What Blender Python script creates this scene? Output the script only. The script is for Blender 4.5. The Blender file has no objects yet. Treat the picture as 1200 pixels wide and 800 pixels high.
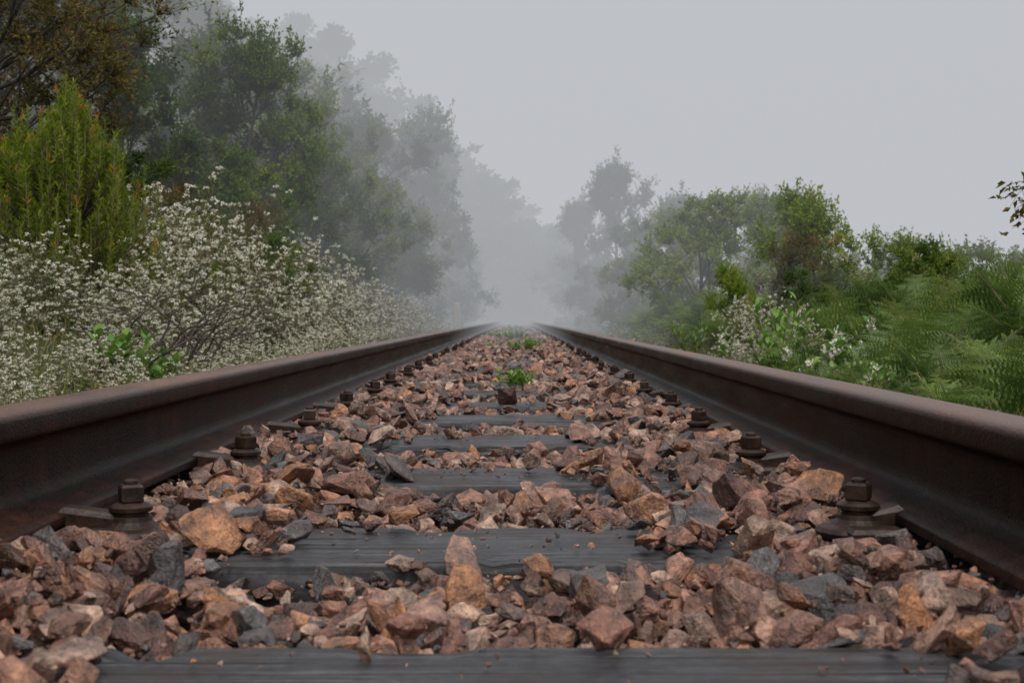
import bpy, bmesh, math, random
import numpy as np
from mathutils import Vector
rng=np.random.default_rng(11)
random.seed(5)
sc=bpy.context.scene
sc.view_settings.view_transform='Standard'
sc.view_settings.look='None'
sc.view_settings.exposure=0

# ------------------------------------------------------------------ mesh helpers
class MB:
    def __init__(s): s.V=[];s.F=[];s.M=[];s.A=[];s.S=[];s.n=0
    def add(s,V,F,mat=0,a=0.5,smooth=False):
        V=np.asarray(V,dtype=np.float32).reshape(-1,3);F=np.asarray(F,dtype=np.int64)
        if len(V)==0: return
        s.V.append(V);s.F.append(F+s.n);s.M.append(mat);s.S.append(smooth)
        a=np.asarray(a,dtype=np.float32)
        if a.ndim==0:a=np.full(len(V),float(a),np.float32)
        s.A.append(a);s.n+=len(V)
    def build(s,name,mats):
        me=bpy.data.meshes.new(name)
        V=np.concatenate(s.V);A=np.concatenate(s.A)
        loops=np.concatenate([f.ravel() for f in s.F])
        tot=np.concatenate([np.full(len(f),f.shape[1],np.int64) for f in s.F])
        mi=np.concatenate([np.full(len(f),m,np.int32) for f,m in zip(s.F,s.M)])
        sm=np.concatenate([np.full(len(f),q,bool) for f,q in zip(s.F,s.S)])
        st=np.concatenate([[0],np.cumsum(tot)[:-1]])
        me.vertices.add(len(V));me.vertices.foreach_set('co',V.ravel())
        me.loops.add(len(loops));me.loops.foreach_set('vertex_index',loops.astype(np.int32))
        me.polygons.add(len(tot));me.polygons.foreach_set('loop_start',st.astype(np.int32))
        me.polygons.foreach_set('material_index',mi)
        me.polygons.foreach_set('use_smooth',sm)
        me.update(calc_edges=True)
        at=me.attributes.new('rnd','FLOAT','POINT');at.data.foreach_set('value',A)
        for m in mats: me.materials.append(m)
        return me
def obj(name,me,loc=(0,0,0),rz=0,sc_=1,parent=None,tilt=(0,0)):
    o=bpy.data.objects.new(name,me);bpy.context.collection.objects.link(o)
    o.location=loc;o.rotation_euler=(tilt[0],tilt[1],rz)
    o.scale=(sc_,)*3 if np.isscalar(sc_) else sc_
    if parent:o.parent=parent
    return o
def nrm(a): return a/(np.linalg.norm(a,axis=-1,keepdims=True)+1e-9)
def rdir(n,r=rng): return nrm(r.normal(size=(n,3)))
def leaves(mb,P,D,L,W,mat,a,r=rng,fold=.25):
    n=len(P);D=nrm(D);L=np.broadcast_to(L,(n,))[:,None];W=np.broadcast_to(W,(n,))[:,None]
    S=nrm(np.cross(D,rdir(n,r)));N=np.cross(D,S)
    V=np.stack([P,P+D*L*.45+S*W*.5+N*W*fold,P+D*L-N*L*.12,P+D*L*.45-S*W*.5+N*W*fold],1)
    F=np.arange(n*4).reshape(n,4)
    a=np.broadcast_to(a,(n,))
    mb.add(V.reshape(-1,3),F,mat,np.repeat(a,4))
def tubes(mb,P0,P1,R0,R1,mat,k=4,a=.5):
    P0=np.asarray(P0,float);P1=np.asarray(P1,float);n=len(P0)
    if n==0:return
    D=nrm(P1-P0);ref=np.where(np.abs(D[:,2:3])>.9,np.array([[1.,0,0]]),np.array([[0,0,1.]]))
    A=nrm(np.cross(D,ref));B=np.cross(D,A)
    th=np.arange(k)*2*math.pi/k
    ring=A[:,None]*np.cos(th)[None,:,None]+B[:,None]*np.sin(th)[None,:,None]
    R0=np.broadcast_to(R0,(n,));R1=np.broadcast_to(R1,(n,))
    V=np.concatenate([P0[:,None]+ring*R0[:,None,None],P1[:,None]+ring*R1[:,None,None]],1)
    i=np.arange(k);f=np.stack([i,(i+1)%k,(i+1)%k+k,i+k],1)
    F=(f[None]+(np.arange(n)*2*k)[:,None,None]).reshape(-1,4)
    mb.add(V.reshape(-1,3),F,mat,a,True)
def polytube(mb,pts,rad,mat,k=6):
    pts=np.asarray(pts,float);n=len(pts)
    T=nrm(np.gradient(pts,axis=0));ref=np.array([.3,.9,.2])
    A=nrm(np.cross(T,ref));B=np.cross(T,A);th=np.arange(k)*2*math.pi/k
    V=pts[:,None]+(A[:,None]*np.cos(th)[None,:,None]+B[:,None]*np.sin(th)[None,:,None])*np.asarray(rad)[:,None,None]
    F=[]
    for j in range(n-1):
        for i in range(k):F.append((j*k+i,j*k+(i+1)%k,(j+1)*k+(i+1)%k,(j+1)*k+i))
    mb.add(V.reshape(-1,3),F,mat,.5,True)
def lathe(mb,c,prof,k,mat=0,rot=0,smooth=False):
    th=np.arange(k)*2*math.pi/k+rot;V=[]
    for r,z in prof:
        V.append(np.stack([c[0]+r*np.cos(th),c[1]+r*np.sin(th),np.full(k,c[2]+z)],1))
    F=[]
    for j in range(len(prof)-1):
        for i in range(k):F.append((j*k+i,j*k+(i+1)%k,(j+1)*k+(i+1)%k,(j+1)*k+i))
    mb.add(np.concatenate(V),F,mat,.5,smooth)
def cbox(mb,x0,x1,y0,y1,z0,z1,c,mat=0,topz=None):
    za,zb=(z1,z1) if topz is None else topz
    V=[(x0,y0,z0),(x1,y0,z0),(x1,y1,z0),(x0,y1,z0),
       (x0,y0,za-c),(x1,y0,zb-c),(x1,y1,zb-c),(x0,y1,za-c),
       (x0+c,y0+c,za),(x1-c,y0+c,zb),(x1-c,y1-c,zb),(x0+c,y1-c,za)]
    F=[(0,3,2,1),(0,1,5,4),(1,2,6,5),(2,3,7,6),(3,0,4,7),(4,5,9,8),(5,6,10,9),(6,7,11,10),(7,4,8,11),(8,9,10,11)]
    mb.add(V,F,mat)

# ------------------------------------------------------------------ materials
def newmat(name):
    m=bpy.data.materials.new(name);m.use_nodes=True;nt=m.node_tree;nt.nodes.clear()
    out=nt.nodes.new('ShaderNodeOutputMaterial');return m,nt,out
def N(nt,t,**k):
    n=nt.nodes.new(t)
    for a,v in k.items():
        if a in n.inputs.keys(): n.inputs[a].default_value=v
        else: setattr(n,a,v)
    return n
def ramp(nt,fac,stops,interp='LINEAR'):
    r=nt.nodes.new('ShaderNodeValToRGB');cr=r.color_ramp;cr.interpolation=interp
    while len(cr.elements)<len(stops):cr.elements.new(.5)
    for e,(p,c) in zip(cr.elements,stops):
        e.position=p;e.color=(*c,1) if len(c)==3 else c
    nt.links.new(fac,r.inputs[0]);return r.outputs[0]
def attr(nt,n='rnd'):
    a=nt.nodes.new('ShaderNodeAttribute');a.attribute_name=n;return a.outputs['Fac']
def noise(nt,scale,detail=4,vec=None,rough=.6):
    n=nt.nodes.new('ShaderNodeTexNoise');n.inputs['Scale'].default_value=scale;n.inputs['Detail'].default_value=detail
    n.inputs['Roughness'].default_value=rough
    if vec is not None:nt.links.new(vec,n.inputs['Vector'])
    return n.outputs['Fac']
def mixc(nt,a,b,f,mode='MIX'):
    m=nt.nodes.new('ShaderNodeMix');m.data_type='RGBA';m.blend_type=mode
    for i,v in ((6,a),(7,b),(0,f)):
        if isinstance(v,bpy.types.NodeSocket):nt.links.new(v,m.inputs[i])
        else:m.inputs[i].default_value=v if i==0 else (*v,1)
    return m.outputs[2]
def bump(nt,h,s,d):
    b=nt.nodes.new('ShaderNodeBump');b.inputs['Strength'].default_value=s;b.inputs['Distance'].default_value=d
    nt.links.new(h,b.inputs['Height']);return b.outputs[0]
def pos(nt):
    return nt.nodes.new('ShaderNodeNewGeometry').outputs['Position']
def leafmat(name,stops,trans=.3,gloss=False,gain=1.):
    m,nt,out=newmat(name)
    c=ramp(nt,attr(nt),[(p,tuple(q*gain for q in c)) for p,c in stops])
    if gloss:
        p=N(nt,'ShaderNodeBsdfPrincipled',Roughness=.45);p.inputs['Specular IOR Level'].default_value=.3;nt.links.new(c,p.inputs['Base Color'])
    else:
        p=nt.nodes.new('ShaderNodeBsdfDiffuse');nt.links.new(c,p.inputs['Color'])
    t=nt.nodes.new('ShaderNodeBsdfTranslucent');mx=nt.nodes.new('ShaderNodeMixShader');mx.inputs[0].default_value=trans
    nt.links.new(c,t.inputs['Color'])
    nt.links.new(p.outputs[0],mx.inputs[1]);nt.links.new(t.outputs[0],mx.inputs[2]);nt.links.new(mx.outputs[0],out.inputs[0])
    return m
def solid(name,c1,c2,scale,rough=.7,bs=.4,bd=.005,spec=.4):
    m,nt,out=newmat(name);P=pos(nt)
    f=noise(nt,scale,4,P)
    c=ramp(nt,f,[(.3,c1),(.7,c2)])
    p=N(nt,'ShaderNodeBsdfPrincipled',Roughness=rough);p.inputs['Specular IOR Level'].default_value=spec
    nt.links.new(c,p.inputs['Base Color']);nt.links.new(bump(nt,f,bs,bd),p.inputs['Normal'])
    nt.links.new(p.outputs[0],out.inputs[0]);return m

M_bark=solid('bark',(.03,.024,.02),(.09,.075,.065),30,.85)
M_stem=solid('stem_wood',(.10,.07,.05),(.22,.165,.12),40,.8)
M_dead=solid('dead_wood',(.025,.018,.014),(.08,.06,.05),40,.8)
G=1.85
L_green=leafmat('leaf_green',[(0,(.024,.046,.009)),(.5,(.062,.100,.018)),(.85,(.115,.148,.026)),(1,(.16,.15,.04))],.35,gain=G)
L_dark=leafmat('leaf_dark',[(0,(.021,.038,.012)),(.6,(.048,.076,.020)),(1,(.090,.116,.030))],.35,gain=G)
L_lime=leafmat('leaf_bright',[(0,(.035,.064,.009)),(.5,(.092,.134,.016)),(.88,(.15,.18,.026)),(1,(.26,.13,.035))],.38,gain=2.05)
L_olive=leafmat('leaf_olive',[(0,(.040,.036,.012)),(.5,(.085,.075,.024)),(.8,(.14,.095,.032)),(1,(.19,.10,.035))],.35,gain=1.6)
L_fern=leafmat('fern_leaf',[(0,(.034,.066,.014)),(.5,(.078,.124,.026)),(.9,(.125,.165,.038)),(1,(.20,.15,.05))],.4,True,gain=1.7)
L_needle=leafmat('needle_leaf',[(0,(.045,.072,.008)),(.5,(.100,.135,.014)),(.80,(.17,.19,.022)),(.9,(.21,.13,.03)),(1,(.25,.10,.022))],.35,gain=1.9)
L_grey=leafmat('grey_leaf',[(0,(.07,.10,.028)),(.6,(.16,.185,.07)),(1,(.32,.28,.14))],.35)
L_petal=leafmat('petal_white',[(0,(.64,.60,.46)),(.5,(.80,.77,.65)),(1,(.87,.86,.78))],.35)
L_weed=leafmat('weed_leaf',[(0,(.08,.18,.03)),(1,(.20,.33,.055))],.35,True)
L_grass=leafmat('grass_blade',[(0,(.06,.105,.022)),(.5,(.14,.175,.045)),(.8,(.29,.23,.11)),(1,(.38,.28,.17))],.3)

def stonemat():
    m,nt,out=newmat('ballast_stone');P=pos(nt)
    st=[(0,(.10,.048,.037)),(.14,(.24,.112,.078)),(.28,(.37,.195,.138)),(.42,(.45,.215,.100)),(.50,(.15,.073,.053)),
        (.60,(.41,.255,.195)),(.71,(.54,.39,.30)),(.78,(.28,.130,.088)),(.85,(.12,.095,.090)),(.92,(.055,.056,.062)),(.96,(.16,.155,.16)),(1,(.10,.050,.038))]
    base=ramp(nt,attr(nt),st)
    f1=noise(nt,32,6,P,.7);f2=noise(nt,130,4,P,.75);f3=noise(nt,9,2,P)
    c=mixc(nt,base,ramp(nt,f1,[(.34,(.16,.12,.11)),(.5,(.74,.69,.66)),(.66,(1.5,1.38,1.28))]),.95,'MULTIPLY')
    c=mixc(nt,c,ramp(nt,f2,[(.35,(.45,.45,.45)),(.62,(1.3,1.3,1.3))]),.75,'MULTIPLY')
    c=mixc(nt,c,(.05,.025,.018),ramp(nt,f3,[(.50,(0,0,0)),(.66,(.65,.65,.65))]))
    p=N(nt,'ShaderNodeBsdfPrincipled');p.inputs['Specular IOR Level'].default_value=.75
    nt.links.new(c,p.inputs['Base Color'])
    nt.links.new(ramp(nt,f1,[(.3,(.16,)*3),(.7,(.46,)*3)]),p.inputs['Roughness'])
    ad=nt.nodes.new('ShaderNodeMath');ad.operation='ADD';nt.links.new(f1,ad.inputs[0]);
    mu=nt.nodes.new('ShaderNodeMath');mu.operation='MULTIPLY';mu.inputs[1].default_value=.30;nt.links.new(f2,mu.inputs[0]);nt.links.new(mu.outputs[0],ad.inputs[1])
    nt.links.new(bump(nt,ad.outputs[0],1.,.013),p.inputs['Normal'])
    nt.links.new(p.outputs[0],out.inputs[0]);return m
M_stone=stonemat()
def railmat():
    m,nt,out=newmat('rusty_rail_steel')
    g=nt.nodes.new('ShaderNodeNewGeometry');P=g.outputs['Position']
    sx=nt.nodes.new('ShaderNodeSeparateXYZ');nt.links.new(g.outputs['Normal'],sx.inputs[0])
    vm=nt.nodes.new('ShaderNodeVectorMath');vm.operation='MULTIPLY';vm.inputs[1].default_value=(1,.25,2);nt.links.new(P,vm.inputs[0])
    f=noise(nt,12,7,vm.outputs[0],.7);f2=noise(nt,260,3,P,.7)
    vs=nt.nodes.new('ShaderNodeVectorMath');vs.operation='MULTIPLY';vs.inputs[1].default_value=(1,1,.12);nt.links.new(P,vs.inputs[0])
    f3=noise(nt,34,5,vs.outputs[0],.65)
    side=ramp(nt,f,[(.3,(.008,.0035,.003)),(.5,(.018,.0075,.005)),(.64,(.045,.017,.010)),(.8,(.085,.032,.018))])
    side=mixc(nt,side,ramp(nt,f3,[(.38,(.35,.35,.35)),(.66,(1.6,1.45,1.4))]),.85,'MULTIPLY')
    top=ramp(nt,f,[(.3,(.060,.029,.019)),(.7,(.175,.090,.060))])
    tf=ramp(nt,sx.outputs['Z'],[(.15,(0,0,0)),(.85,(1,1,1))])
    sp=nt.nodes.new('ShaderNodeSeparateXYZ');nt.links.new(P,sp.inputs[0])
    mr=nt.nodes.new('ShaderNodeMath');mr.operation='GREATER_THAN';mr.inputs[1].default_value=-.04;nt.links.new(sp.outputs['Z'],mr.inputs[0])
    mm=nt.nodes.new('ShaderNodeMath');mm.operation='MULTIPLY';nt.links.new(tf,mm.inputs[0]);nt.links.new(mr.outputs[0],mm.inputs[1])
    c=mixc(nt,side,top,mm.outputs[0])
    c=mixc(nt,c,ramp(nt,f2,[(.35,(.55,.55,.55)),(.65,(1.35,1.35,1.35))]),.85,'MULTIPLY')
    p=N(nt,'ShaderNodeBsdfPrincipled')
    sl=nt.nodes.new('ShaderNodeMath');sl.operation='MULTIPLY_ADD';sl.inputs[1].default_value=.48;sl.inputs[2].default_value=.08
    nt.links.new(mm.outputs[0],sl.inputs[0]);nt.links.new(sl.outputs[0],p.inputs['Specular IOR Level'])
    nt.links.new(c,p.inputs['Base Color'])
    nt.links.new(ramp(nt,f,[(.3,(.24,)*3),(.7,(.48,)*3)]),p.inputs['Roughness'])
    nt.links.new(bump(nt,f2,.5,.004),p.inputs['Normal'])
    nt.links.new(p.outputs[0],out.inputs[0]);return m
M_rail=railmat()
M_iron=solid('rusty_iron',(.008,.005,.004),(.045,.022,.014),60,.48,.6,.003,.28)
def woodmat():
    m,nt,out=newmat('weathered_sleeper_wood');P=pos(nt)
    ad0=nt.nodes.new('ShaderNodeVectorMath');ad0.operation='MULTIPLY';ad0.inputs[1].default_value=(1.3,46,10);nt.links.new(P,ad0.inputs[0])
    f=noise(nt,4,6,ad0.outputs[0],.62)
    vm2=nt.nodes.new('ShaderNodeVectorMath');vm2.operation='MULTIPLY';vm2.inputs[1].default_value=(1.4,60,8);nt.links.new(P,vm2.inputs[0])
    f4=noise(nt,1.6,2,vm2.outputs[0],.45)
    f2=noise(nt,7,4,P);f5=noise(nt,90,4,P,.7)
    c=ramp(nt,f,[(.30,(.014,.014,.016)),(.5,(.038,.038,.042)),(.68,(.10,.101,.108))])
    crack=ramp(nt,f4,[(.35,(.05,.05,.05)),(.395,(1,1,1))])
    c=mixc(nt,c,crack,.95,'MULTIPLY')
    c=mixc(nt,c,ramp(nt,f5,[(.35,(.55,.55,.55)),(.65,(1.35,1.35,1.35))]),.75,'MULTIPLY')
    c=mixc(nt,c,(.050,.031,.022),ramp(nt,f2,[(.48,(0,0,0)),(.68,(.65,.65,.65))]))
    p=N(nt,'ShaderNodeBsdfPrincipled');p.inputs['Specular IOR Level'].default_value=.36
    nt.links.new(c,p.inputs['Base Color'])
    nt.links.new(ramp(nt,f2,[(.3,(.36,)*3),(.7,(.65,)*3)]),p.inputs['Roughness'])
    ad=nt.nodes.new('ShaderNodeMath');ad.operation='MULTIPLY_ADD';ad.inputs[1].default_value=.5;nt.links.new(f,ad.inputs[0]);nt.links.new(crack,ad.inputs[2])
    nt.links.new(bump(nt,ad.outputs[0],.9,.005),p.inputs['Normal'])
    nt.links.new(p.outputs[0],out.inputs[0]);return m
M_wood=woodmat()
def groundmat():
    m,nt,out=newmat('ground_soil');P=pos(nt)
    sp=nt.nodes.new('ShaderNodeSeparateXYZ');nt.links.new(P,sp.inputs[0])
    ab=nt.nodes.new('ShaderNodeMath');ab.operation='ABSOLUTE';nt.links.new(sp.outputs['X'],ab.inputs[0])
    f=noise(nt,3,6,P,.7);f2=noise(nt,40,4,P,.7)
    soil=ramp(nt,f2,[(.3,(.05,.03,.022)),(.5,(.13,.078,.055)),(.7,(.20,.13,.10))])
    veg=ramp(nt,f,[(.3,(.018,.022,.010)),(.55,(.04,.05,.02)),(.75,(.07,.06,.035))])
    mr=nt.nodes.new('ShaderNodeMapRange');mr.inputs[1].default_value=1.2;mr.inputs[2].default_value=1.7;nt.links.new(ab.outputs[0],mr.inputs[0])
    my=nt.nodes.new('ShaderNodeMapRange');my.inputs[1].default_value=50;my.inputs[2].default_value=52;nt.links.new(sp.outputs['Y'],my.inputs[0])
    mx=nt.nodes.new('ShaderNodeMath');mx.operation='MAXIMUM';nt.links.new(mr.outputs[0],mx.inputs[0]);nt.links.new(my.outputs[0],mx.inputs[1])
    c=mixc(nt,soil,veg,mx.outputs[0])
    p=N(nt,'ShaderNodeBsdfPrincipled',Roughness=.85);nt.links.new(c,p.inputs['Base Color'])
    nt.links.new(bump(nt,f2,.8,.03),p.inputs['Normal']);nt.links.new(p.outputs[0],out.inputs[0]);return m
M_ground=groundmat()

# ------------------------------------------------------------------ terrain
def sst(x,a,b):
    t=np.clip((x-a)/(b-a),0,1);return t*t*(3-2*t)
def H(x,y):
    x=np.asarray(x,float);y=np.asarray(y,float)
    t=np.clip(-x-1.3,0,None)
    z=-.33+.26*np.minimum(t,3)+.46*np.clip(t-3,0,22)
    z=z-.27*np.clip(x-3.2,0,14)
    z=z+7.2*sst(y,50+2*sst(x,-4,0)-8*(1-sst(x,-12,-4)),62)*(1-sst(x,-9,5))*(1-.45*(1-sst(x,-26,-11)))
    z=z+.06*np.sin(x*1.7+y*.6)*sst(np.abs(x),1.4,3)+.25*np.sin(x*.31+1)*np.sin(y*.23)*sst(np.abs(x),3,8)
    return z
def h(x,y): return float(H(x,y))
xs=np.concatenate([np.linspace(-260,-40,23),np.linspace(-38,-8,31),np.linspace(-7.6,7.6,77),np.linspace(8,38,31),np.linspace(40,260,23)])
ys=np.concatenate([np.linspace(-60,-4,12),np.linspace(-3,30,100),np.linspace(31,90,60),np.linspace(95,400,40)])
X,Y=np.meshgrid(xs,ys);Z=H(X,Y)
nx,ny=len(xs),len(ys)
i,j=np.meshgrid(np.arange(nx-1),np.arange(ny-1));a=(j*nx+i).ravel()
mb=MB();mb.add(np.stack([X.ravel(),Y.ravel(),Z.ravel()],1),np.stack([a,a+1,a+1+nx,a+nx],1),0,.5,True)
obj('ground',mb.build('ground',[M_ground]))

# ------------------------------------------------------------------ track
track=bpy.data.objects.new('railway_track',None);bpy.context.collection.objects.link(track)
SP=.68;SY=[.99-2*SP+SP*i for i in range(86)]
ZS=-.165; RX=.568; YEND=51
prof=[(0,0),(.012,-.0002),(.022,-.0012),(.029,-.0035),(.0328,-.008),(.0342,-.014),(.0348,-.030),(.0338,-.0345),(.028,-.038),(.016,-.043),(.0105,-.049),(.0085,-.058),
      (.008,-.08),(.0085,-.100),(.011,-.110),(.017,-.117),(.036,-.1225),(.056,-.1285),(.0635,-.1315),(.065,-.134),(.065,-.1435),(.063,-.145)]
ring=[(x,z) for x,z in prof]+[(-x,z) for x,z in prof[::-1][:-1]]
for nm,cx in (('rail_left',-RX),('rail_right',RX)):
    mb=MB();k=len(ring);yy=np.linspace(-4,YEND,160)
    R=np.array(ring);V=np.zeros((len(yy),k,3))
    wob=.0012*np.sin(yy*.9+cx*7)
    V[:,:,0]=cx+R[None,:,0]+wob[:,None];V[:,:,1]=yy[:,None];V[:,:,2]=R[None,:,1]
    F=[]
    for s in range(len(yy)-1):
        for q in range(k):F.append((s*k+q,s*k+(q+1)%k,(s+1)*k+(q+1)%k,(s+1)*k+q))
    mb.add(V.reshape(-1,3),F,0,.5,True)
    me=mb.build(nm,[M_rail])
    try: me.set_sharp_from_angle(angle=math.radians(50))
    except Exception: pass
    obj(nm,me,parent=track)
mb=MB()
cs=[(-.125,-.13),(-.126,-.06),(-.126,-.012),(-.1245,-.005),(-.119,-.0008),(-.07,0),(-.03,0),(.02,0),(.07,0),(.118,-.0006),(.1235,-.004),(.126,-.011),(.126,-.06),(.125,-.13)]
for si,sy in enumerate(SY):
    if sy>YEND: break
    r=np.random.default_rng(100+si);nsec=90;xx=np.linspace(-1.05,1.05,nsec)
    C=np.array(cs);k=len(cs)
    V=np.zeros((nsec,k,3));V[:,:,0]=xx[:,None];sk=r.normal()*.006;off=r.normal()*.008
    V[:,:,1]=sy+off+C[None,:,0]*(1+.05*r.normal())+sk*xx[:,None]
    V[:,:,2]=ZS+C[None,:,1]-abs(r.normal())*.003
    for e0,es in ((0,(2,3,4)),(1,(9,10,11))):
        for q in range(9):
            i0=r.integers(0,nsec-4);w_=r.integers(1,4);dpt=r.uniform(.002,.009)
            for e in es:
                V[i0:i0+w_,e,2]-=dpt*(.4 if e in(2,11) else 1)
                V[i0:i0+w_,e,1]+=(1 if e0==0 else -1)*dpt*.9
    F=[]
    for s in range(nsec-1):
        for q in range(k):F.append((s*k+q,(s+1)*k+q,(s+1)*k+(q+1)%k,s*k+(q+1)%k))
    mb.add(V.reshape(-1,3),F,0,r.random(),False)
    for s in (0,nsec-1):
        mb.add(V[s],[tuple(range(k))],0,.5)
obj('sleepers',mb.build('sleepers',[M_wood]),parent=track)
mb=MB()
for si,sy in enumerate(SY):
    if sy>YEND or sy<-.8: continue
    K=20 if sy<6 else 8
    rf=np.random.default_rng(900+si)
    for sd in (-1,1):
        c=sd*RX
        cbox(mb,c-.130,c+.130,sy-.055,sy+.055,ZS+.001,ZS+.0185,.005)
        for d in (-1,1):
            dx=(.148 if sd<0 else .118)+rf.normal()*.007;dy=rf.normal()*.010
            sx=c+d*dx
            xa=c+d*.054;xb=c+d*(dx+.016)
            t=(ZS+.042,ZS+.030)
            if d>0: cbox(mb,xa,xb,sy-.020+dy,sy+.020+dy,ZS+.019,0,.006,0,t)
            else:   cbox(mb,xb,xa,sy-.020+dy,sy+.020+dy,ZS+.019,0,.006,0,t[::-1])
            p=(sx,sy+dy,ZS+.008)
            lathe(mb,p,[(.050,-.006),(.053,.001),(.048,.006),(.034,.009),(.026,.016),(.025,.021),(.021,.023),(.021,.026),(.026,.028),(.0265,.033),(.022,.036),(.017,.038),(0,.038)],K)
            lathe(mb,(sx,sy+dy,ZS+.046),[(.0,0),(.016,.0),(.0185,.002),(.0185,.019),(.0155,.022),(0,.022)],4 if rf.random()<.7 else 6,rot=rf.random()*1.5)
            lathe(mb,(sx,sy+dy,ZS+.068),[(.009,0),(.009,.004),(.006,.006),(0,.006)],K)
obj('fasteners',mb.build('fasteners',[M_iron]),parent=track)

# ------------------------------------------------------------------ ballast: angular crushed rock
def stones_base(level,count,seed):
    r=np.random.default_rng(seed);out=[]
    for q in range(count):
        n=r.integers(11,18);d=rdir(n,r);P=np.sign(d)*np.abs(d)**.75*r.uniform(.80,1.05,(n,1))
        P=P/np.abs(P).max()*np.array([1,r.uniform(.55,.92),r.uniform(.34,.66)])
        bm=bmesh.new()
        for p in P: bm.verts.new(p)
        res=bmesh.ops.convex_hull(bm,input=bm.verts[:])
        bmesh.ops.delete(bm,geom=[v for v in bm.verts if not v.link_faces],context='VERTS')
        if level>=1:
            bmesh.ops.dissolve_limit(bm,angle_limit=math.radians(9),verts=bm.verts[:],edges=bm.edges[:])
            bmesh.ops.bevel(bm,geom=bm.edges[:],offset=.028,segments=1,profile=.5,affect='EDGES',clamp_overlap=True)
        bmesh.ops.triangulate(bm,faces=bm.faces[:])
        if level>=2:
            bmesh.ops.subdivide_edges(bm,edges=[e for e in bm.edges if e.calc_length()>.22],cuts=2,use_grid_fill=True)
            bmesh.ops.triangulate(bm,faces=bm.faces[:])
        bm.verts.index_update()
        V=np.array([v.co[:] for v in bm.verts]);F=np.array([[v.index for v in f.verts] for f in bm.faces]);bm.free()
        if level>=2:
            V=V*(1+.05*np.sin(V[:,[1,2,0]]*7+q)+.03*np.sin(V[:,[2,0,1]]*15+q*2))+r.normal(size=V.shape)*.008
        out.append((V,F))
    return out
LOD=[stones_base(2,24,1),stones_base(1,26,2),stones_base(0,22,3)]
def rotm(r,n):
    a=r.uniform(0,6.283,n);q=nrm(np.stack([r.normal(size=n)*.30,r.normal(size=n)*.30,np.sin(a/2),np.cos(a/2)],1))
    x,y,z,w=q.T
    return np.stack([1-2*(y*y+z*z),2*(x*y-z*w),2*(x*z+y*w),2*(x*y+z*w),1-2*(x*x+z*z),2*(y*z-x*w),2*(x*z-y*w),2*(y*z+x*w),1-2*(x*x+y*y)],1).reshape(n,3,3)
SYa=np.array(SY)
EDL=np.where(SYa<1.2,.28,np.where(SYa<2,.22,.17+.05*np.sin(SYa*5.1)))
EDR=np.where(SYa<1.2,.36,np.where(SYa<2,.19,.18+.05*np.sin(SYa*7.3)))
def surf(x,y):
    s=-.184+.036*sst(np.abs(x),.20,.40)+.011*np.sin(x*13+y*5)*np.sin(y*9-x*4)+.007*np.sin(x*31)*np.sin(y*27)
    s=np.where(np.abs(x)>.6,-.215-.14*np.clip(np.abs(x)-.80,0,3),s)
    return s
mb=MB();r=np.random.default_rng(77)
def scatter(x0,x1,y0,y1,spc,dz,prob,lod,smin,smax,top=.045):
    gx=np.arange(x0,x1,spc);gy=np.arange(y0,y1,spc)
    X,Y=np.meshgrid(gx,gy);x=X.ravel()+r.uniform(-.5,.5,X.size)*spc;y=Y.ravel()+r.uniform(-.5,.5,X.size)*spc
    keep=(r.random(x.size)<prob)&(x>x0)&(x<x1)
    x=x[keep];y=y[keep];n=len(x)
    s=np.clip(np.exp(r.normal(math.log((smin*smax)**.5),.32,n)),smin,smax*1.15)*.50
    di=np.abs(y[:,None]-SYa[None]);ni=di.argmin(1);near=di.min(1)
    z=surf(x,y)+dz+r.normal(size=n)*.005
    outside=abs(x0+x1)>.5
    ons=(near<.122+s*.42)
    edge=np.where(x<0,EDL[ni],EDR[ni])
    pcover=np.where(np.abs(x)>edge,.88,top)
    if outside: pcover=np.full(n,.25)
    k2=~ons | ((r.random(n)<pcover)&(dz>-.012))
    mid=(np.abs(x)<edge)&~ons
    z=np.where(mid,np.minimum(z,ZS+.013-s*.20),z)
    z=np.where(ons,ZS+s*.42+r.random(n)*.008,z)
    fast=(near<.040+s*.9)&(np.abs(np.abs(x)-RX)<.172+s*.5)
    k2&=~(fast&ons)
    x,y,z,s=x[k2],y[k2],z[k2],s[k2]
    k3=np.abs(np.abs(x)-RX)>.045+s*.9
    x,y,z,s=x[k3],y[k3],z[k3],s[k3];n=len(x)
    base=LOD[lod];R=rotm(r,n);ch=r.integers(0,len(base),n)
    A=np.clip(r.random(n),0,1)
    for q in range(len(base)):
        m=np.where(ch==q)[0]
        if len(m)==0:continue
        BV,BF=base[q]
        V=np.einsum('nij,kj->nki',R[m],BV)*s[m][:,None,None]+np.stack([x,y,z],1)[m][:,None]
        nv=len(BV)
        mb.add(V.reshape(-1,3),(BF[None]+(np.arange(len(m))*nv)[:,None,None]).reshape(-1,3),0,np.repeat(A[m],nv))
W=.535
scatter(-W,W,.45,2.2,.038,-.030,1,1,.042,.062)
scatter(-W,W,.45,2.2,.040,-.006,.95,0,.028,.074)
scatter(-W,W,.45,2.2,.060,.006,.32,0,.030,.086)
scatter(-W,W,.45,2.2,.024,-.003,.5,1,.010,.022,.03)
scatter(-W,W,.45,3.5,.014,-.002,.25,2,.003,.009,.30)
scatter(-W,W,2.2,6,.040,-.028,1,2,.042,.062)
scatter(-W,W,2.2,6,.041,-.006,.95,1,.028,.070)
scatter(-W,W,2.2,6,.060,.008,.30,1,.03,.082)
scatter(-W,W,2.2,4.5,.028,-.003,.45,2,.012,.024,.03)
scatter(-W,W,6,16,.045,-.010,1,2,.040,.070)
scatter(-W,W,6,16,.065,.008,.35,2,.035,.075)
scatter(-W,W,16,32,.065,-.008,1,2,.055,.085)
scatter(-W,W,32,51,.11,-.005,1,2,.07,.11)
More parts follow.
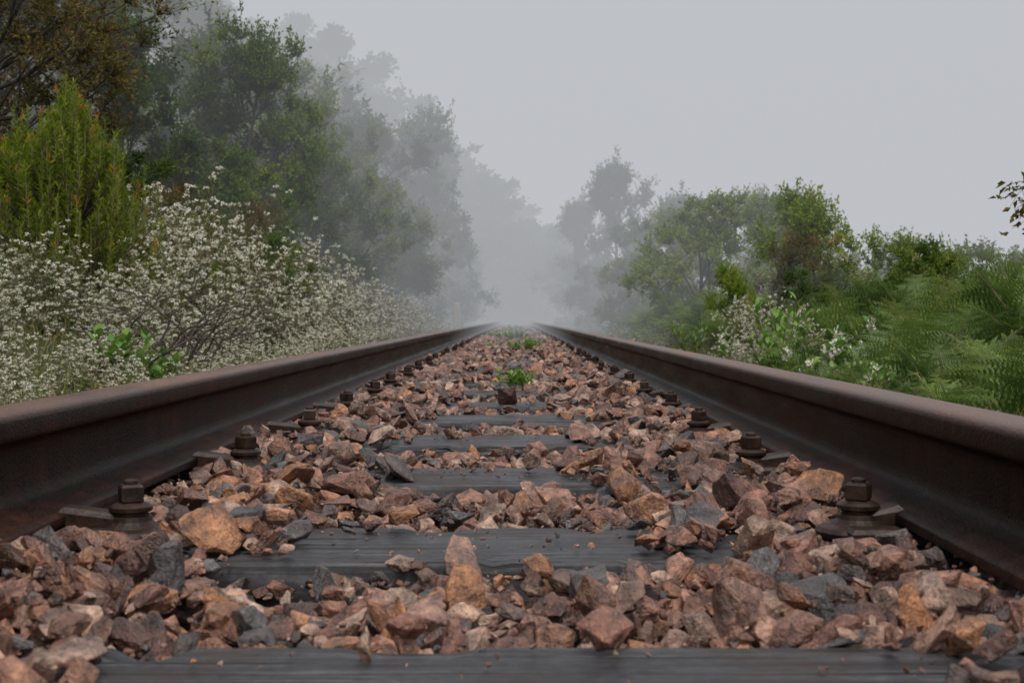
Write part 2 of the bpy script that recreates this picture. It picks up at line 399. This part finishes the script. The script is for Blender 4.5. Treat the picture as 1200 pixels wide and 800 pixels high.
for s_ in (-1,1):
    a_,b_=(.64,1.22) if s_>0 else (-1.22,-.64)
    scatter(a_,b_,.2,12,.06,-.006,1,2,.045,.075)
    scatter(a_,b_,12,40,.11,-.006,1,2,.06,.10)
obj('ballast_gravel',mb.build('ballast_gravel',[M_stone]))

# ------------------------------------------------------------------ vegetation generators
def tree_arrays(mb,seed,Ht=4.,R=1.6,nclump=90,twigs=22,lv=14,leafL=.075,leafW=.034,z0=.15,lobes=7,tw=.34,m_b=0,m_l=1,limb=True):
    r=np.random.default_rng(seed)
    nt_=9;t=np.linspace(0,1,nt_);lean=r.normal(size=2)*.12*Ht
    tr=np.stack([lean[0]*t**1.5+.05*Ht*.5*np.sin(t*5+seed),lean[1]*t**1.5+.04*Ht*.5*np.cos(t*4+seed)-.02*Ht,t*Ht*.86],1)
    rad=(.022*Ht)*(1-t*.86)
    if limb: polytube(mb,tr,rad,m_b,7)
    lc=[];
    for q in range(lobes):
        zz=r.uniform(z0,.92);w=math.sin(math.pi*min(1,max(.12,(zz-z0*.6)/(1.06-z0*.6)))**.8)
        an=q*2.4+r.uniform(-.5,.5);rr=R*w*r.uniform(.35,.8)
        lc.append((rr*math.cos(an),rr*math.sin(an),zz*Ht,R*r.uniform(.22,.42)))
    lc.append((lean[0]*.8,lean[1]*.8,Ht*.86,R*.28))
    lc=np.array(lc);ch=r.integers(0,len(lc),nclump)
    C=lc[ch,:3]+rdir(nclump,r)*(lc[ch,3]*r.uniform(.35,1.15,nclump)**.5)[:,None]*np.array([1,1,.8])
    C[:,2]=np.clip(C[:,2],.04*Ht,Ht*.99)
    if limb:
        main=[]
        for l in lc:
            zt=np.clip(l[2]-r.uniform(.5,1.1)*np.hypot(l[0],l[1])-.05*Ht,.05*Ht,.8*Ht)
            k=zt/(Ht*.86);b=np.array([np.interp(k,t,tr[:,0]),np.interp(k,t,tr[:,1]),zt])
            s=np.linspace(0,1,7)[:,None];mid=(b+l[:3])/2+r.normal(size=3)*.05*Ht
            pts=(1-s)**2*b+2*s*(1-s)*mid+s*s*l[:3]+r.normal(size=(7,3))*.008*Ht*np.sin(s*3.1)
            polytube(mb,pts,np.linspace(.010*Ht*(1-k*.5),.004*Ht,7),m_b,5);main.append(pts)
        for q in range(nclump):
            pts=main[ch[q]];b=pts[r.integers(2,7)];c=C[q]
            s=np.linspace(0,1,4)[:,None];mid=(b+c)/2+r.normal(size=3)*.025*Ht
            polytube(mb,(1-s)**2*b+2*s*(1-s)*mid+s*s*c,np.linspace(.0035*Ht,.0013*Ht,4),m_b,4)
    n=nclump*twigs;cc=np.repeat(C,twigs,0);ctr=np.array([0,0,Ht*.45])
    D=nrm(rdir(n,r)+.55*nrm(cc-ctr)+np.array([0,0,.35]))
    L=tw*r.uniform(.3,1.25,n)*np.repeat(r.uniform(.6,1.3,nclump),twigs)
    E=cc+D*L[:,None]
    if limb: tubes(mb,cc,E,.0012*Ht,.0004*Ht,m_b,3)
    m=n*lv;s=r.uniform(.2,1.03,m)
    P=np.repeat(cc,lv,0)+np.repeat(D*L[:,None],lv,0)*s[:,None]+r.normal(size=(m,3))*.012
    DD=nrm(np.repeat(D,lv,0)*.8+rdir(m,r)*1.1+np.array([0,0,-.1]))
    ca=np.repeat(r.uniform(0,.6,nclump),twigs*lv);a=np.clip(ca+r.uniform(0,.4,m),0,1)
    leaves(mb,P,DD,leafL*r.uniform(.6,1.25,m),leafW*r.uniform(.7,1.2,m),m_l,a,r)
def tree_mesh(name,leaf,**k):
    mb=MB();tree_arrays(mb,**k);return mb.build(name,[M_bark,leaf])
T_A=tree_mesh('treeA',L_green,seed=1,Ht=4,R=1.5,nclump=130,twigs=20,lv=13,lobes=12,leafL=.080,leafW=.038,z0=.08)
T_B=tree_mesh('treeB',L_dark,seed=2,Ht=4,R=1.35,nclump=130,twigs=19,lv=13,lobes=12,leafL=.085,leafW=.035,z0=.08)
T_C=tree_mesh('treeC',L_olive,seed=3,Ht=4,R=1.7,nclump=120,twigs=16,lv=11,lobes=13,leafL=.060,leafW=.027,z0=.2,tw=.42)
T_D=tree_mesh('treeD',L_lime,seed=4,Ht=3,R=1.7,nclump=130,twigs=20,lv=13,lobes=13,leafL=.068,leafW=.038,z0=.05)
T_E=tree_mesh('treeE',L_green,seed=5,Ht=2,R=1.2,nclump=90,twigs=18,lv=12,lobes=9,leafL=.055,leafW=.028,z0=.02,tw=.26)
T_F=tree_mesh('treeF',L_lime,seed=6,Ht=2,R=1.1,nclump=80,twigs=16,lv=12,lobes=9,leafL=.055,leafW=.028,z0=.1,tw=.30)
T_G=tree_mesh('treeG',L_dark,seed=8,Ht=2,R=1.2,nclump=90,twigs=18,lv=12,lobes=9,leafL=.055,leafW=.026,z0=.02,tw=.26)
T_H=tree_mesh('treeH',L_olive,seed=9,Ht=2,R=1.1,nclump=60,twigs=16,lv=9,lobes=8,leafL=.045,leafW=.020,z0=.05,tw=.32)
T_I=tree_mesh('treeI',L_green,seed=12,Ht=4,R=1.6,nclump=140,twigs=18,lv=13,lobes=15,leafL=.080,leafW=.038,z0=.05,tw=.38)
BH={'treeA':4,'treeB':4,'treeC':4,'treeD':3,'treeE':2,'treeF':2,'treeG':2,'treeH':2,'treeI':4}
def place(name,me,x,y,top,wid=1.,rz=None,sink=.05):
    g=h(x,y);s=(top-g+sink)/BH[me.name]
    return obj(name,me,(x,y,g-sink),random.uniform(0,6.28) if rz is None else rz,(s*wid,s*wid,s))
left=[(T_C,-4.1,11.0,3.4,1.0),(T_C,-5.2,12.6,4.3,1.1),(T_B,-3.8,13.8,3.2,.85),(T_I,-5.0,15.6,4.2,.9),(T_I,-2.95,14.8,3.15,.75),(T_B,-4.2,19,4.1,.9),
      (T_A,-2.75,17.8,3.2,.8),(T_I,-3.8,22,4.2,1.),(T_A,-2.8,23,3.6,.9),(T_B,-2.9,28.5,4.4,1.),(T_I,-2.5,34,5.1,.75),(T_B,-3.2,43,6.2,.9),(T_A,-7.2,18.5,5.6,.9),(T_B,-6.8,14.5,4.8,.9),
      (T_A,-5.6,27,5.6,.9),(T_B,-5.2,34,6.4,.9),(T_I,-9.5,28,8.2,1.),(T_I,-7.0,24,6.6,.9),(T_B,-8.0,33,8.0,1.),(T_A,-6.0,41,8.2,1.)]
for me,x,y,t,w in left: place('broadleaf_tree',me,x,y,t,w)
leftsh=[(T_G,-3.5,12.2,1.7,1.),(T_E,-2.9,13.9,1.7,.9),(T_G,-2.6,16.5,1.7,1.),(T_E,-2.4,20,2.0,1.),(T_G,-2.4,24,2.1,1.),(T_E,-2.3,29,2.2,1.),(T_G,-2.2,35,2.4,1.1),(T_E,-2.2,42,2.5,1.1),
        (T_G,-4.6,10.6,1.9,1.1),(T_G,-3.4,15.5,2.3,1.1),(T_E,-4.0,9.8,1.3,.9),(T_H,-2.9,11.6,1.15,.9),(T_H,-2.4,13.0,1.1,.8),(T_G,-2.1,48,2.4,1.),(T_E,-1.9,40,2.0,.9),(T_E,-3.9,18,2.7,1.),(T_E,-2.2,12.4,.8,.8),(T_F,-2.5,10.4,.85,.7)]
for me,x,y,t,w in leftsh: place('green_shrub',me,x,y,t,w)
right=[(T_B,3.0,38,4.5,.75),(T_B,4.2,35,3.3,1.),(T_D,2.45,17.5,1.55,.95),(T_D,3.5,18,1.6,.9),(T_I,5.0,27,2.5,.7),(T_F,3.05,13.5,1.35,.85),(T_A,6.3,25,1.5,.8),(T_A,8.1,29,2.0,.5),(T_A,10.8,30,1.2,.9),
       (T_B,13,33,1.5,.9),(T_A,2.7,30,2.5,.9),(T_B,2.3,43,3.9,.8),(T_D,2.8,23,1.8,.8)]
for me,x,y,t,w in right: place('broadleaf_tree',me,x,y,t,w)
rightsh=[(T_E,2.2,26,1.2,.9),(T_G,2.2,35,1.4,1.),(T_E,2.1,43,1.6,1.),(T_F,3.9,13,.85,.8),(T_E,5.0,13,.6,.9),(T_G,4.9,10,.45,1.),(T_E,3.3,11,.66,.9),(T_H,3.9,9.4,.45,.9),
         (T_G,3.4,8.0,.42,.9),(T_E,6.0,17,.9,1.),(T_G,7.5,16,.7,1.1),(T_H,2.6,12.6,.80,.8),(T_E,2.0,48,2.2,1.),(T_E,2.6,6.3,.33,.9),(T_G,3.1,7.0,.36,.9),(T_E,2.35,5.0,.20,.9),(T_G,2.1,9.8,.42,.8),(T_F,2.0,12.0,.55,.7)]
for me,x,y,t,w in rightsh: place('green_shrub',me,x,y,t,w)

# distant forest
mb=MB();r2=np.random.default_rng(9)
tm=[]
for q in range(4):
    t_=MB();tree_arrays(t_,30+q,Ht=4,R=1.5,nclump=60,twigs=9,lv=4,leafL=.21,leafW=.14,lobes=10,tw=.4,limb=False)
    tm.append((t_.V[-1],t_.F[-1]-t_.F[-1].min(),t_.A[-1]))
def dput(x,y,ht):
    V,F,A=tm[r2.integers(4)];a=r2.uniform(0,6.28);s=ht/4
    R=np.array([[math.cos(a),-math.sin(a),0],[math.sin(a),math.cos(a),0],[0,0,1]])
    mb.add((V@R.T)*s*np.array([1.15,1.15,1])+np.array([x,y,h(x,y)-.1]),F,0,A)
for q in range(170):
    dput(r2.uniform(-28,2.6),r2.uniform(53,72),r2.uniform(2.4,4.2))
for q in range(26):
    dput(r2.uniform(-3,2.8),r2.uniform(53,60),r2.uniform(2.2,3.4))
for q in range(75):
    x=-r2.uniform(6,34);y=r2.uniform(32,53)
    if x>-7.5 and y<42: continue
    dput(x,y,r2.uniform(2.4,4.2))
for q in range(60):
    dput(r2.uniform(5,45),r2.uniform(40,80),r2.uniform(3.5,5.3))
obj('distant_trees',mb.build('distant_trees',[L_dark]))

# white-flowering shrubs
def snowbush(seed,n_st=70,tw_n=15,fl=.62,lv=10,spread=.55):
    r=np.random.default_rng(seed);mb=MB()
    an=r.uniform(0,6.283,n_st);el=r.uniform(.25,1.5,n_st)
    D=np.stack([np.cos(an)*np.cos(el),np.sin(an)*np.cos(el),np.sin(el)],1)
    L=r.uniform(.55,1.05,n_st)*(.72+.28*np.sin(el))
    B=np.stack([r.normal(size=n_st)*.13,r.normal(size=n_st)*.13,np.zeros(n_st)],1)
    ns=5;prev=B
    cur=r.normal(size=(n_st,3))*.18;cur[:,2]=.12
    def PT(i,s): return B[i]+D[i]*(L[i]*s)[:,None]*np.array([spread*1.5,spread*1.5,1])+cur[i]*(s*s)[:,None]
    ii=np.arange(n_st)
    for k in range(1,ns+1):
        p=PT(ii,np.full(n_st,k/ns));tubes(mb,prev,p,.005*(1-(k-1)/ns*.8),.005*(1-k/ns*.8),0,4);prev=p
    i2=np.repeat(ii,tw_n);s=r.uniform(.2,1.0,len(i2));P=PT(i2,s)
    n=len(i2);TD=nrm(D[i2]*.7+rdir(n,r)*.7+np.array([0,0,.45]));TL=r.uniform(.06,.20,n)
    E=P+TD*TL[:,None];tubes(mb,P,E,.0018,.0009,0,3)
    m=n*lv;ss=r.uniform(.05,1,m);LP=np.repeat(P,lv,0)+np.repeat(TD*TL[:,None],lv,0)*ss[:,None]
    leaves(mb,LP,np.repeat(TD,lv,0)+rdir(m,r)*.9,r.uniform(.016,.036,m),.010,1,r.uniform(0,1,m),r)
    patch=.5+.5*np.sin(P[:,0]*7+seed)*np.sin(P[:,1]*6+P[:,2]*5)
    f=r.random(n)<fl*(.55+.55*(s>.45))*(.5+.95*patch);fe=E[f];nf=len(fe)
    c=14;hd=np.repeat(fe,c,0)+rdir(nf*c,r)*np.array([.019,.019,.011])*np.repeat(r.uniform(.4,1.4,nf),c)[:,None]
    m=len(hd);leaves(mb,hd,rdir(m,r)+np.array([0,0,.5]),r.uniform(.011,.020,m),.016,2,np.repeat(r.uniform(0,.6,nf),c)+r.uniform(0,.4,m),r,.1)
    return mb.build('snow%d'%seed,[M_stem,L_grey,L_petal])
SN=[snowbush(41,fl=.9,lv=12),snowbush(42,80,14,1.,11),snowbush(43,70,16,.8,13),snowbush(44,80,14,.6,14)]
def ps(name,me,x,y,top,w=1.):
    g=h(x,y);s=(top-g)
    obj(name,me,(x,y,g-.03),random.uniform(0,6.28),(max(s,.3)*w,max(s,.3)*w,s))
rs=np.random.default_rng(21)
for y,x,t in [(4.2,-1.55,-.02),(4.6,-1.75,.06),(5.0,-2.1,.24),(5.4,-1.72,.04),(5.9,-2.3,.32),(6.2,-1.75,.06),(6.6,-2.6,.40),(7.0,-2.0,.25),(7.3,-1.6,.07),(7.6,-2.6,.55),(8.0,-2.15,.48),(8.5,-1.75,.22),(8.7,-2.3,.75),(9.2,-2.3,.92),
              (9.8,-1.85,.38),(10.2,-2.6,1.0),(10.8,-2.1,.70),(11.4,-1.75,.32),(11.8,-2.5,1.0),(12.6,-2.05,.70),(13.2,-1.7,.33),(13.6,-2.4,.95),(14.6,-2.0,.70),(15.4,-1.7,.38),(16,-2.1,.75),(17.2,-1.8,.45),(18.5,-1.9,.55),(19.8,-1.7,.35),
              (21,-1.8,.45),(23,-1.7,.3),(25,-1.7,.35),(5.2,-1.4,-.05),(6.0,-1.4,-.05),(6.8,-1.4,-.04),(7.4,-1.42,-.04),(8.0,-1.4,-.03),(8.7,-1.4,-.02),(9.3,-1.4,0),(10,-1.42,.02),(10.6,-1.45,.07),(12.1,-1.4,.05),(14,-1.4,.07),(16.5,-1.4,.07),(19,-1.4,.08),(22,-1.4,.05),(31,-1.5,.15)]:
    ps('white_flowering_shrub',SN[rs.integers(4)],x,y,t,rs.uniform(.9,1.25))
for y,x,t,k in [(8.2,1.7,.12,2),(9.2,1.85,.22,0),(10.2,1.8,.22,2),(11.6,2.0,.25,3),(14,1.7,.05,2),(17,1.7,.02,3),(20,1.6,.0,2),(7.4,1.6,.02,2),(6.4,1.55,-.08,3),(8.8,1.5,-.02,1),(5.0,1.45,-.14,2)]:
    ps('white_flowering_shrub',SN[k],x,y,t,rs.uniform(.7,.9))

# conifer-like shrub
def conifer(seed):
    r=np.random.default_rng(seed);mb=MB();n=620
    z1=r.uniform(.06,1.0,n)**.85;an=r.uniform(0,6.283,n)
    env=.42*np.sin(np.pi*np.clip(z1*.94+.05,0,1)**.66)**.62+.03
    lob=1+.25*np.sin(an*3+z1*4+seed)
    w=env*lob*np.sqrt(r.uniform(.12,1.1,n))
    E=np.stack([w*np.cos(an),w*np.sin(an),z1*(1-.10*np.cos(an*2+1))+r.normal(size=n)*.04],1)
    z0=np.clip(z1-.15-.30*w,.0,1);B=np.stack([E[:,0]*.62,E[:,1]*.62,z0],1)
    M=(B+E)/2+np.stack([E[:,0]*.16,E[:,1]*.16,np.zeros(n)-.01],1)
    tubes(mb,B,M,.004,.003,0,4);tubes(mb,M,E,.003,.0012,0,4)
    C=np.stack([np.zeros(n),np.zeros(n),np.clip(z0-.15,0,1)],1);tubes(mb,C,B,.006,.003,0,3)
    polytube(mb,np.array([[0,0,0],[.01,0,.3],[0,.01,.6],[.0,0,.85]]),[.02,.015,.009,.003],0,6)
    k=90;m=n*k;s=np.tile(np.linspace(.0,1.0,k),n)+r.normal(size=m)*.01
    b,c,e=(np.repeat(q,k,0) for q in (B,M,E))
    s_=s[:,None];P=np.where(s_<.5,b+(c-b)*s_*2,c+(e-c)*(s_*2-1))
    D=nrm(e-c)*.8+rdir(m,r)*.75
    a=np.clip(np.repeat(r.uniform(0,.5,n),k)+r.uniform(0,.3,m)+np.where(s>.9,np.repeat((r.random(n)<.28)*.45,k),0),0,1)
    leaves(mb,P,D,r.uniform(.022,.040,m),.0052,1,a,r,.1)
    return mb.build('conifer',[M_stem,L_needle])
CF=conifer(3)
obj('conifer_shrub',CF,(-2.72,8.4,h(-2.72,8.4)-.05),.9,(1.35,1.35,1.42))
obj('conifer_shrub',CF,(-3.30,8.9,h(-3.30,8.9)-.05),2.6,(1.3,1.3,1.25))

# ferns (bracken fronds)
def fern(seed,nf=24,L0=.8):
    r=np.random.default_rng(seed);mb=MB()
    for q in range(nf):
        L=L0*r.uniform(.65,1.1);an=r.uniform(0,6.283);up=r.uniform(.35,1.3)
        s=np.linspace(.14,.99,22)
        def R(s): return np.stack([L*s*math.cos(up)+.0*s,np.zeros_like(s),L*(s*math.sin(up)-.34*s**2.2)],-1)
        ax=R(np.linspace(0,1,9));ca,sa=math.cos(an),math.sin(an);RM=np.array([[ca,-sa,0],[sa,ca,0],[0,0,1]])
        tubes(mb,(ax[:-1]@RM.T),(ax[1:]@RM.T),np.linspace(.004,.001,8),np.linspace(.0035,.0008,8),0,3)
        T=nrm(R(s+.01)-R(s))
        lp=.40*L*np.sin(np.pi*np.clip((s*.80+.14),0,1))**.9*(1.05-s*.80)
        base=R(s);V=[]
        t=np.linspace(.06,.98,10)
        for sd in (-1,1):
            pd=nrm(T*.45+np.array([0,sd,0])+r.normal(size=(len(s),3))*.18)
            Pp=base[:,None]+pd[:,None]*(lp[:,None]*t[None])[...,None]
            Pp[...,2]-=(.20*lp[:,None]*t[None]**2)
            for s2 in (-1,1):
                ll=(lp[:,None]*.22*(1.10-t[None]))
                dd=nrm(T*s2+pd*.5)[:,None]
                tip=Pp+dd*ll[...,None];tip[...,2]-=ll*.1
                hw=(lp*.030)[:,None,None]*pd[:,None]
                tri=np.stack([Pp-hw,Pp+hw,tip],2)
                V.append(tri.reshape(-1,3))
        V=np.concatenate(V)@RM.T
        mb.add(V,np.arange(len(V)).reshape(-1,3),1,np.clip(r.uniform(0,.65)+np.repeat(r.uniform(0,.35,len(V)//3),3),0,1))
    return mb.build('fern%d'%seed,[M_stem,L_fern])
FN=[fern(1),fern(2,28,.75),fern(3,20,.9)]
for x,y,z,s in [(2.0,7.4,.0,1.05),(2.35,7.0,.08,1.15),(2.45,8.0,.12,1.1),(2.75,7.2,.15,1.15),(2.9,8.3,.15,1.1),(2.05,6.5,.05,1.0),(2.5,6.2,.1,1.15),(3.2,7.6,.1,1.1),(3.3,9.0,.1,1.),(2.55,9.2,.15,1.1),(2.2,10.3,.15,1.1),(2.6,10.8,.2,1.1),
                (1.95,11.6,.1,1.),(2.3,12.4,.15,1.1),(2.8,12.2,.15,1.),(1.9,13.6,.1,1.),(2.4,14.2,.2,1.1),(2.0,16,.15,1.1),(2.6,16.5,.25,1.2),(1.9,18.5,.1,1.),(2.3,20,.15,1.1),(2.9,10.1,.1,1.),(3.0,13.5,.2,1.2),(2.0,23,.1,1.),(2.1,8.7,.05,1.),
                (3.6,10.5,.0,1.),(4.0,12,.0,1.1),(1.75,6.0,-.1,.75),(1.95,5.0,0,.95),(2.2,5.5,0.08,1.1),(1.75,4.5,0,.8),(1.6,4.9,0,.7),(2.35,4.7,0,1.05),(1.85,5.7,0,.85),(1.55,3.9,0,.7),(1.6,5.5,0,.65),(1.55,6.9,0,.7),(1.45,4.3,0,.6),(1.4,5.1,0,.5),(1.4,6.2,0,.5)]:
    obj('fern',FN[rs.integers(3)],(x,y,h(x,y)+max(0,z)),random.uniform(0,6.28),s,tilt=(random.uniform(-.12,.12),random.uniform(-.12,.12)))

# leafy herbs
def weed(seed,n=9,hh=.28,lw=.028,ll=.13,mat=L_weed,flower=False):
    r=np.random.default_rng(seed);mb=MB()
    for q in range(n):
        an=r.uniform(0,6.283);t=r.uniform(.1,.5);d=np.array([math.cos(an)*t,math.sin(an)*t,1]);L=hh*r.uniform(.6,1.05)
        b=np.array([r.normal()*.02,r.normal()*.02,0]);tubes(mb,[b],[b+d*L],.004*hh/.28,.002*hh/.28,0,5)
        k=13;s=np.linspace(.15,1,k);P=b+d*L*s[:,None];a2=np.arange(k)*2.4+an
        D=np.stack([np.cos(a2)*.8,np.sin(a2)*.8,.35+s*.9],1)
        Dn=nrm(D);S=nrm(np.cross(Dn,np.array([0,0,1.])));Lf=(ll*(1.1-.4*s)*r.uniform(.8,1.1,k))[:,None];Wf=Lf*lw/ll
        V=np.stack([P,P+Dn*Lf*.3+S*Wf*.85,P+Dn*Lf*.65+S*Wf*.7-np.array([0,0,.09])*Lf,P+Dn*Lf-np.array([0,0,.3])*Lf,P+Dn*Lf*.65-S*Wf*.7-np.array([0,0,.09])*Lf,P+Dn*Lf*.3-S*Wf*.85],1)
        mb.add(V.reshape(-1,3),np.arange(k*6).reshape(k,6),1,np.repeat(r.uniform(0,1,k),6))
        if flower:
            e=b+d*L;m=50;leaves(mb,e+rdir(m,r)*np.array([.02,.02,.03]),rdir(m,r),.018,.014,2,r.uniform(.3,1,m),r)
    return mb.build('weed%d'%seed,[M_stem,mat,L_petal])
W1=weed(1);W2=weed(2,7,.30,flower=True);W3=weed(3,7,.06,.008,.045);W4=weed(4,12,.4,.02,.10)
obj('leafy_plant',W1,(-1.66,5.8,-.24),0,1.0);obj('leafy_plant',W1,(-1.53,6.0,-.28),2,.8)
for x,y,s,m in [(1.50,5.6,.75,W1),(1.62,5.9,.9,W2),(1.75,5.7,.9,W1),(1.45,6.6,.9,W2),(1.62,8.0,1.2,W4),(1.7,8.4,1.3,W4),(1.5,9.5,1.,W2),(1.45,11,1.,W4),(2.2,5.6,.8,W4),(1.9,5.3,.5,W2),
                (1.35,4.3,.5,W2),(1.4,4.9,.7,W4),(1.35,5.6,.7,W4),(1.4,7.2,.9,W4),(1.38,8.2,.6,W2),(1.5,7.6,1.1,W4),(1.62,6.5,1.2,W2),(1.85,7.3,1.3,W2),(1.4,5.2,.8,W2)]:
    obj('leafy_plant',m,(x,y,h(x,y)),random.uniform(0,6),s)
obj('track_weed',W3,(.02,5.25,-.165),0,1.1);obj('track_weed',W3,(.06,5.3,-.165),2,.9)
for q in range(46):
    y=rs.uniform(11,34);x=rs.normal()*.16+.05
    obj('track_weed',W3 if q%3 else W2,(x,y,-.17),rs.uniform(0,6),rs.uniform(.8,1.7) if q%3 else rs.uniform(.25,.4))

# grass on verges
mb=MB()
def grass(n,x0,x1,y0,y1,hmin,hmax,w=.004,p=1.6):
    r=rs;x=r.uniform(x0,x1,n);y=y0+(y1-y0)*r.random(n)**p;z=H(x,y)
    hh=r.uniform(hmin,hmax,n);D=nrm(np.stack([r.normal(size=n)*.35,r.normal(size=n)*.35,np.ones(n)],1))
    an=r.uniform(0,3.14,n);S=np.stack([np.cos(an),np.sin(an),np.zeros(n)],1)*w
    B=np.stack([x,y,z],1);bend=nrm(np.stack([r.normal(size=n),r.normal(size=n),-.3*np.ones(n)],1))*hh[:,None]*.25
    V=np.stack([B-S,B+S,B+D*hh[:,None]*.6+S*.7,B+D*hh[:,None]*.6-S*.7,B+D*hh[:,None]+bend],1)
    o=np.arange(n)*5;a=np.repeat(np.clip(r.uniform(0,1,n),0,1),5)
    mb.add(V.reshape(-1,3),np.stack([o,o+1,o+2,o+3],1),0,a)
    mb.add(V.reshape(-1,3),np.stack([o+3,o+2,o+4],1),0,a)
grass(14000,-3.2,-1.25,3,40,.08,.32,.0025);grass(14000,1.25,3.4,3,40,.08,.30,.0025)
grass(7000,1.05,1.5,2.5,12,.08,.27,.002,1.)
grass(4000,-1.5,-1.1,2.5,12,.08,.26,.002,1.)
grass(9000,-9,-3,5,40,.15,.5,.004);grass(9000,3,12,5,45,.2,.6,.004)
grass(1500,-.35,.4,12,40,.03,.10,.002)
obj('grass',mb.build('grass',[L_grass]))

# dead branches in front of the flowering bank
mb=MB();r3=np.random.default_rng(5)
for q in range(18):
    b=np.array([-1.62+r3.normal()*.12,6.4+r3.normal()*.35,-.10]);an=r3.uniform(-.9,.9)
    d=np.array([math.cos(an)*(1 if q%3 else -1),math.sin(an)*.5,r3.uniform(.15,.8)]);L=r3.uniform(.25,.55)
    s=np.linspace(0,1,8)[:,None];pts=b+d*L*s+np.array([0,0,.10])*np.sin(s*3)+np.cumsum(r3.normal(size=(8,3))*.012,0)
    polytube(mb,pts,np.linspace(.007,.002,8),0,5)
    for k in range(4):
        j=r3.integers(2,7);dd=nrm(d+r3.normal(size=3)*.6)*.16;ss=np.linspace(0,1,4)[:,None]
        polytube(mb,pts[j]+dd*ss+r3.normal(size=(4,3))*.008,np.linspace(.003,.001,4),0,4)
obj('dead_branches',mb.build('dead_branches',[M_dead]))

# twiggy sapling at far right
mb=MB();r4=np.random.default_rng(8)
b=np.array([2.64,5.8,h(2.64,5.8)])
def tw(p0,p1,r0,nl):
    s=np.linspace(0,1,7)[:,None];pts=p0+(p1-p0)*s+np.array([0,0,.05])*np.sin(s*3.1)+r4.normal(size=(7,3))*.008
    polytube(mb,pts,np.linspace(r0,r0*.35,7),0,5)
    P=pts[r4.integers(2,7,nl)]+r4.normal(size=(nl,3))*.02
    leaves(mb,P,rdir(nl,r4)+nrm(p1-p0)*.7,r4.uniform(.028,.045,nl),.022,1,r4.random(nl),r4)
    return pts
m0=tw(b,b+np.array([-.1,0,.92]),.02,4)
for q in range(12):
    st=m0[r4.integers(4,7)];e=st+np.array([-r4.uniform(.1,.42),r4.normal()*.3,r4.uniform(-.18,.22)])
    pp=tw(st,e,.005,16);
    for k in range(3): tw(pp[r4.integers(3,7)],e+r4.normal(size=3)*.07,.0022,10)
for q in range(10):
    st=m0[r4.integers(3,7)];e=st+np.array([r4.uniform(.1,.6),r4.normal()*.4,r4.uniform(-.1,.6)])
    tw(st,e,.006,22)
obj('sapling',mb.build('sapling',[M_bark,L_olive]))

# marker post
mb=MB();cbox(mb,-.055,.055,-.04,.04,0,.72,.012)
cbox(mb,-.062,.062,-.047,.047,.0,.05,.01)
M_conc=solid('concrete',(.28,.27,.25),(.46,.45,.42),25,.85)
obj('marker_post',mb.build('marker_post',[M_conc]),(-1.0,24,h(-1.0,24)-.02),.1)

# ------------------------------------------------------------------ fog bank lying over the line ahead (homogeneous volume, emission imitates scattered daylight)
m,nt,out=newmat('fog_glow_air')
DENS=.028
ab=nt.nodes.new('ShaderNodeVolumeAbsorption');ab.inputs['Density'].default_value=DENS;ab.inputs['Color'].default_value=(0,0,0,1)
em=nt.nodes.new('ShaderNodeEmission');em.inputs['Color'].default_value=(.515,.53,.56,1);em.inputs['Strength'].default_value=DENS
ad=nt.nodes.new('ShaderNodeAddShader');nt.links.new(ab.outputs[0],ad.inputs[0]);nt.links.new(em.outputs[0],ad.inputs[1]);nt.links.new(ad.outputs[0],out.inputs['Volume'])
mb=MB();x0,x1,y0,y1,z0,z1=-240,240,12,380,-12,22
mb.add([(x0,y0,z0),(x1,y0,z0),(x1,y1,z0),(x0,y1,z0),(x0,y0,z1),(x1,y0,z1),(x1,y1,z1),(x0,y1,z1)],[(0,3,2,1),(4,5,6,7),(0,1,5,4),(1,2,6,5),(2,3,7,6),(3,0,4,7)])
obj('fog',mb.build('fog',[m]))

# ------------------------------------------------------------------ light
w=bpy.data.worlds.new('World');sc.world=w;w.use_nodes=True;nt=w.node_tree
bg=nt.nodes['Background'];sky=nt.nodes.new('ShaderNodeTexSky');sky.sky_type='NISHITA';sky.sun_disc=False
sky.sun_elevation=math.radians(62);sky.sun_rotation=math.radians(170);sky.dust_density=4;sky.air_density=1.2
hs=nt.nodes.new('ShaderNodeHueSaturation');hs.inputs['Saturation'].default_value=.25
nt.links.new(sky.outputs[0],hs.inputs['Color']);nt.links.new(hs.outputs[0],bg.inputs[0]);bg.inputs[1].default_value=.15
sd=bpy.data.lights.new('sun','SUN');sd.energy=1.5;sd.angle=math.radians(15);sd.color=(1,.95,.88)
so=bpy.data.objects.new('sun',sd);bpy.context.collection.objects.link(so);so.rotation_euler=(math.radians(28),0,math.radians(10))

# ------------------------------------------------------------------ camera
cd=bpy.data.cameras.new('camera');cd.lens=48;cd.sensor_width=36;cd.clip_start=.02;cd.clip_end=1500
cd.dof.use_dof=True;cd.dof.focus_distance=2.8;cd.dof.aperture_fstop=14
co=bpy.data.objects.new('camera',cd);bpy.context.collection.objects.link(co)
co.location=(.04,0,.105);co.rotation_euler=(math.radians(90-.97),0,math.radians(.18))
sc.camera=co
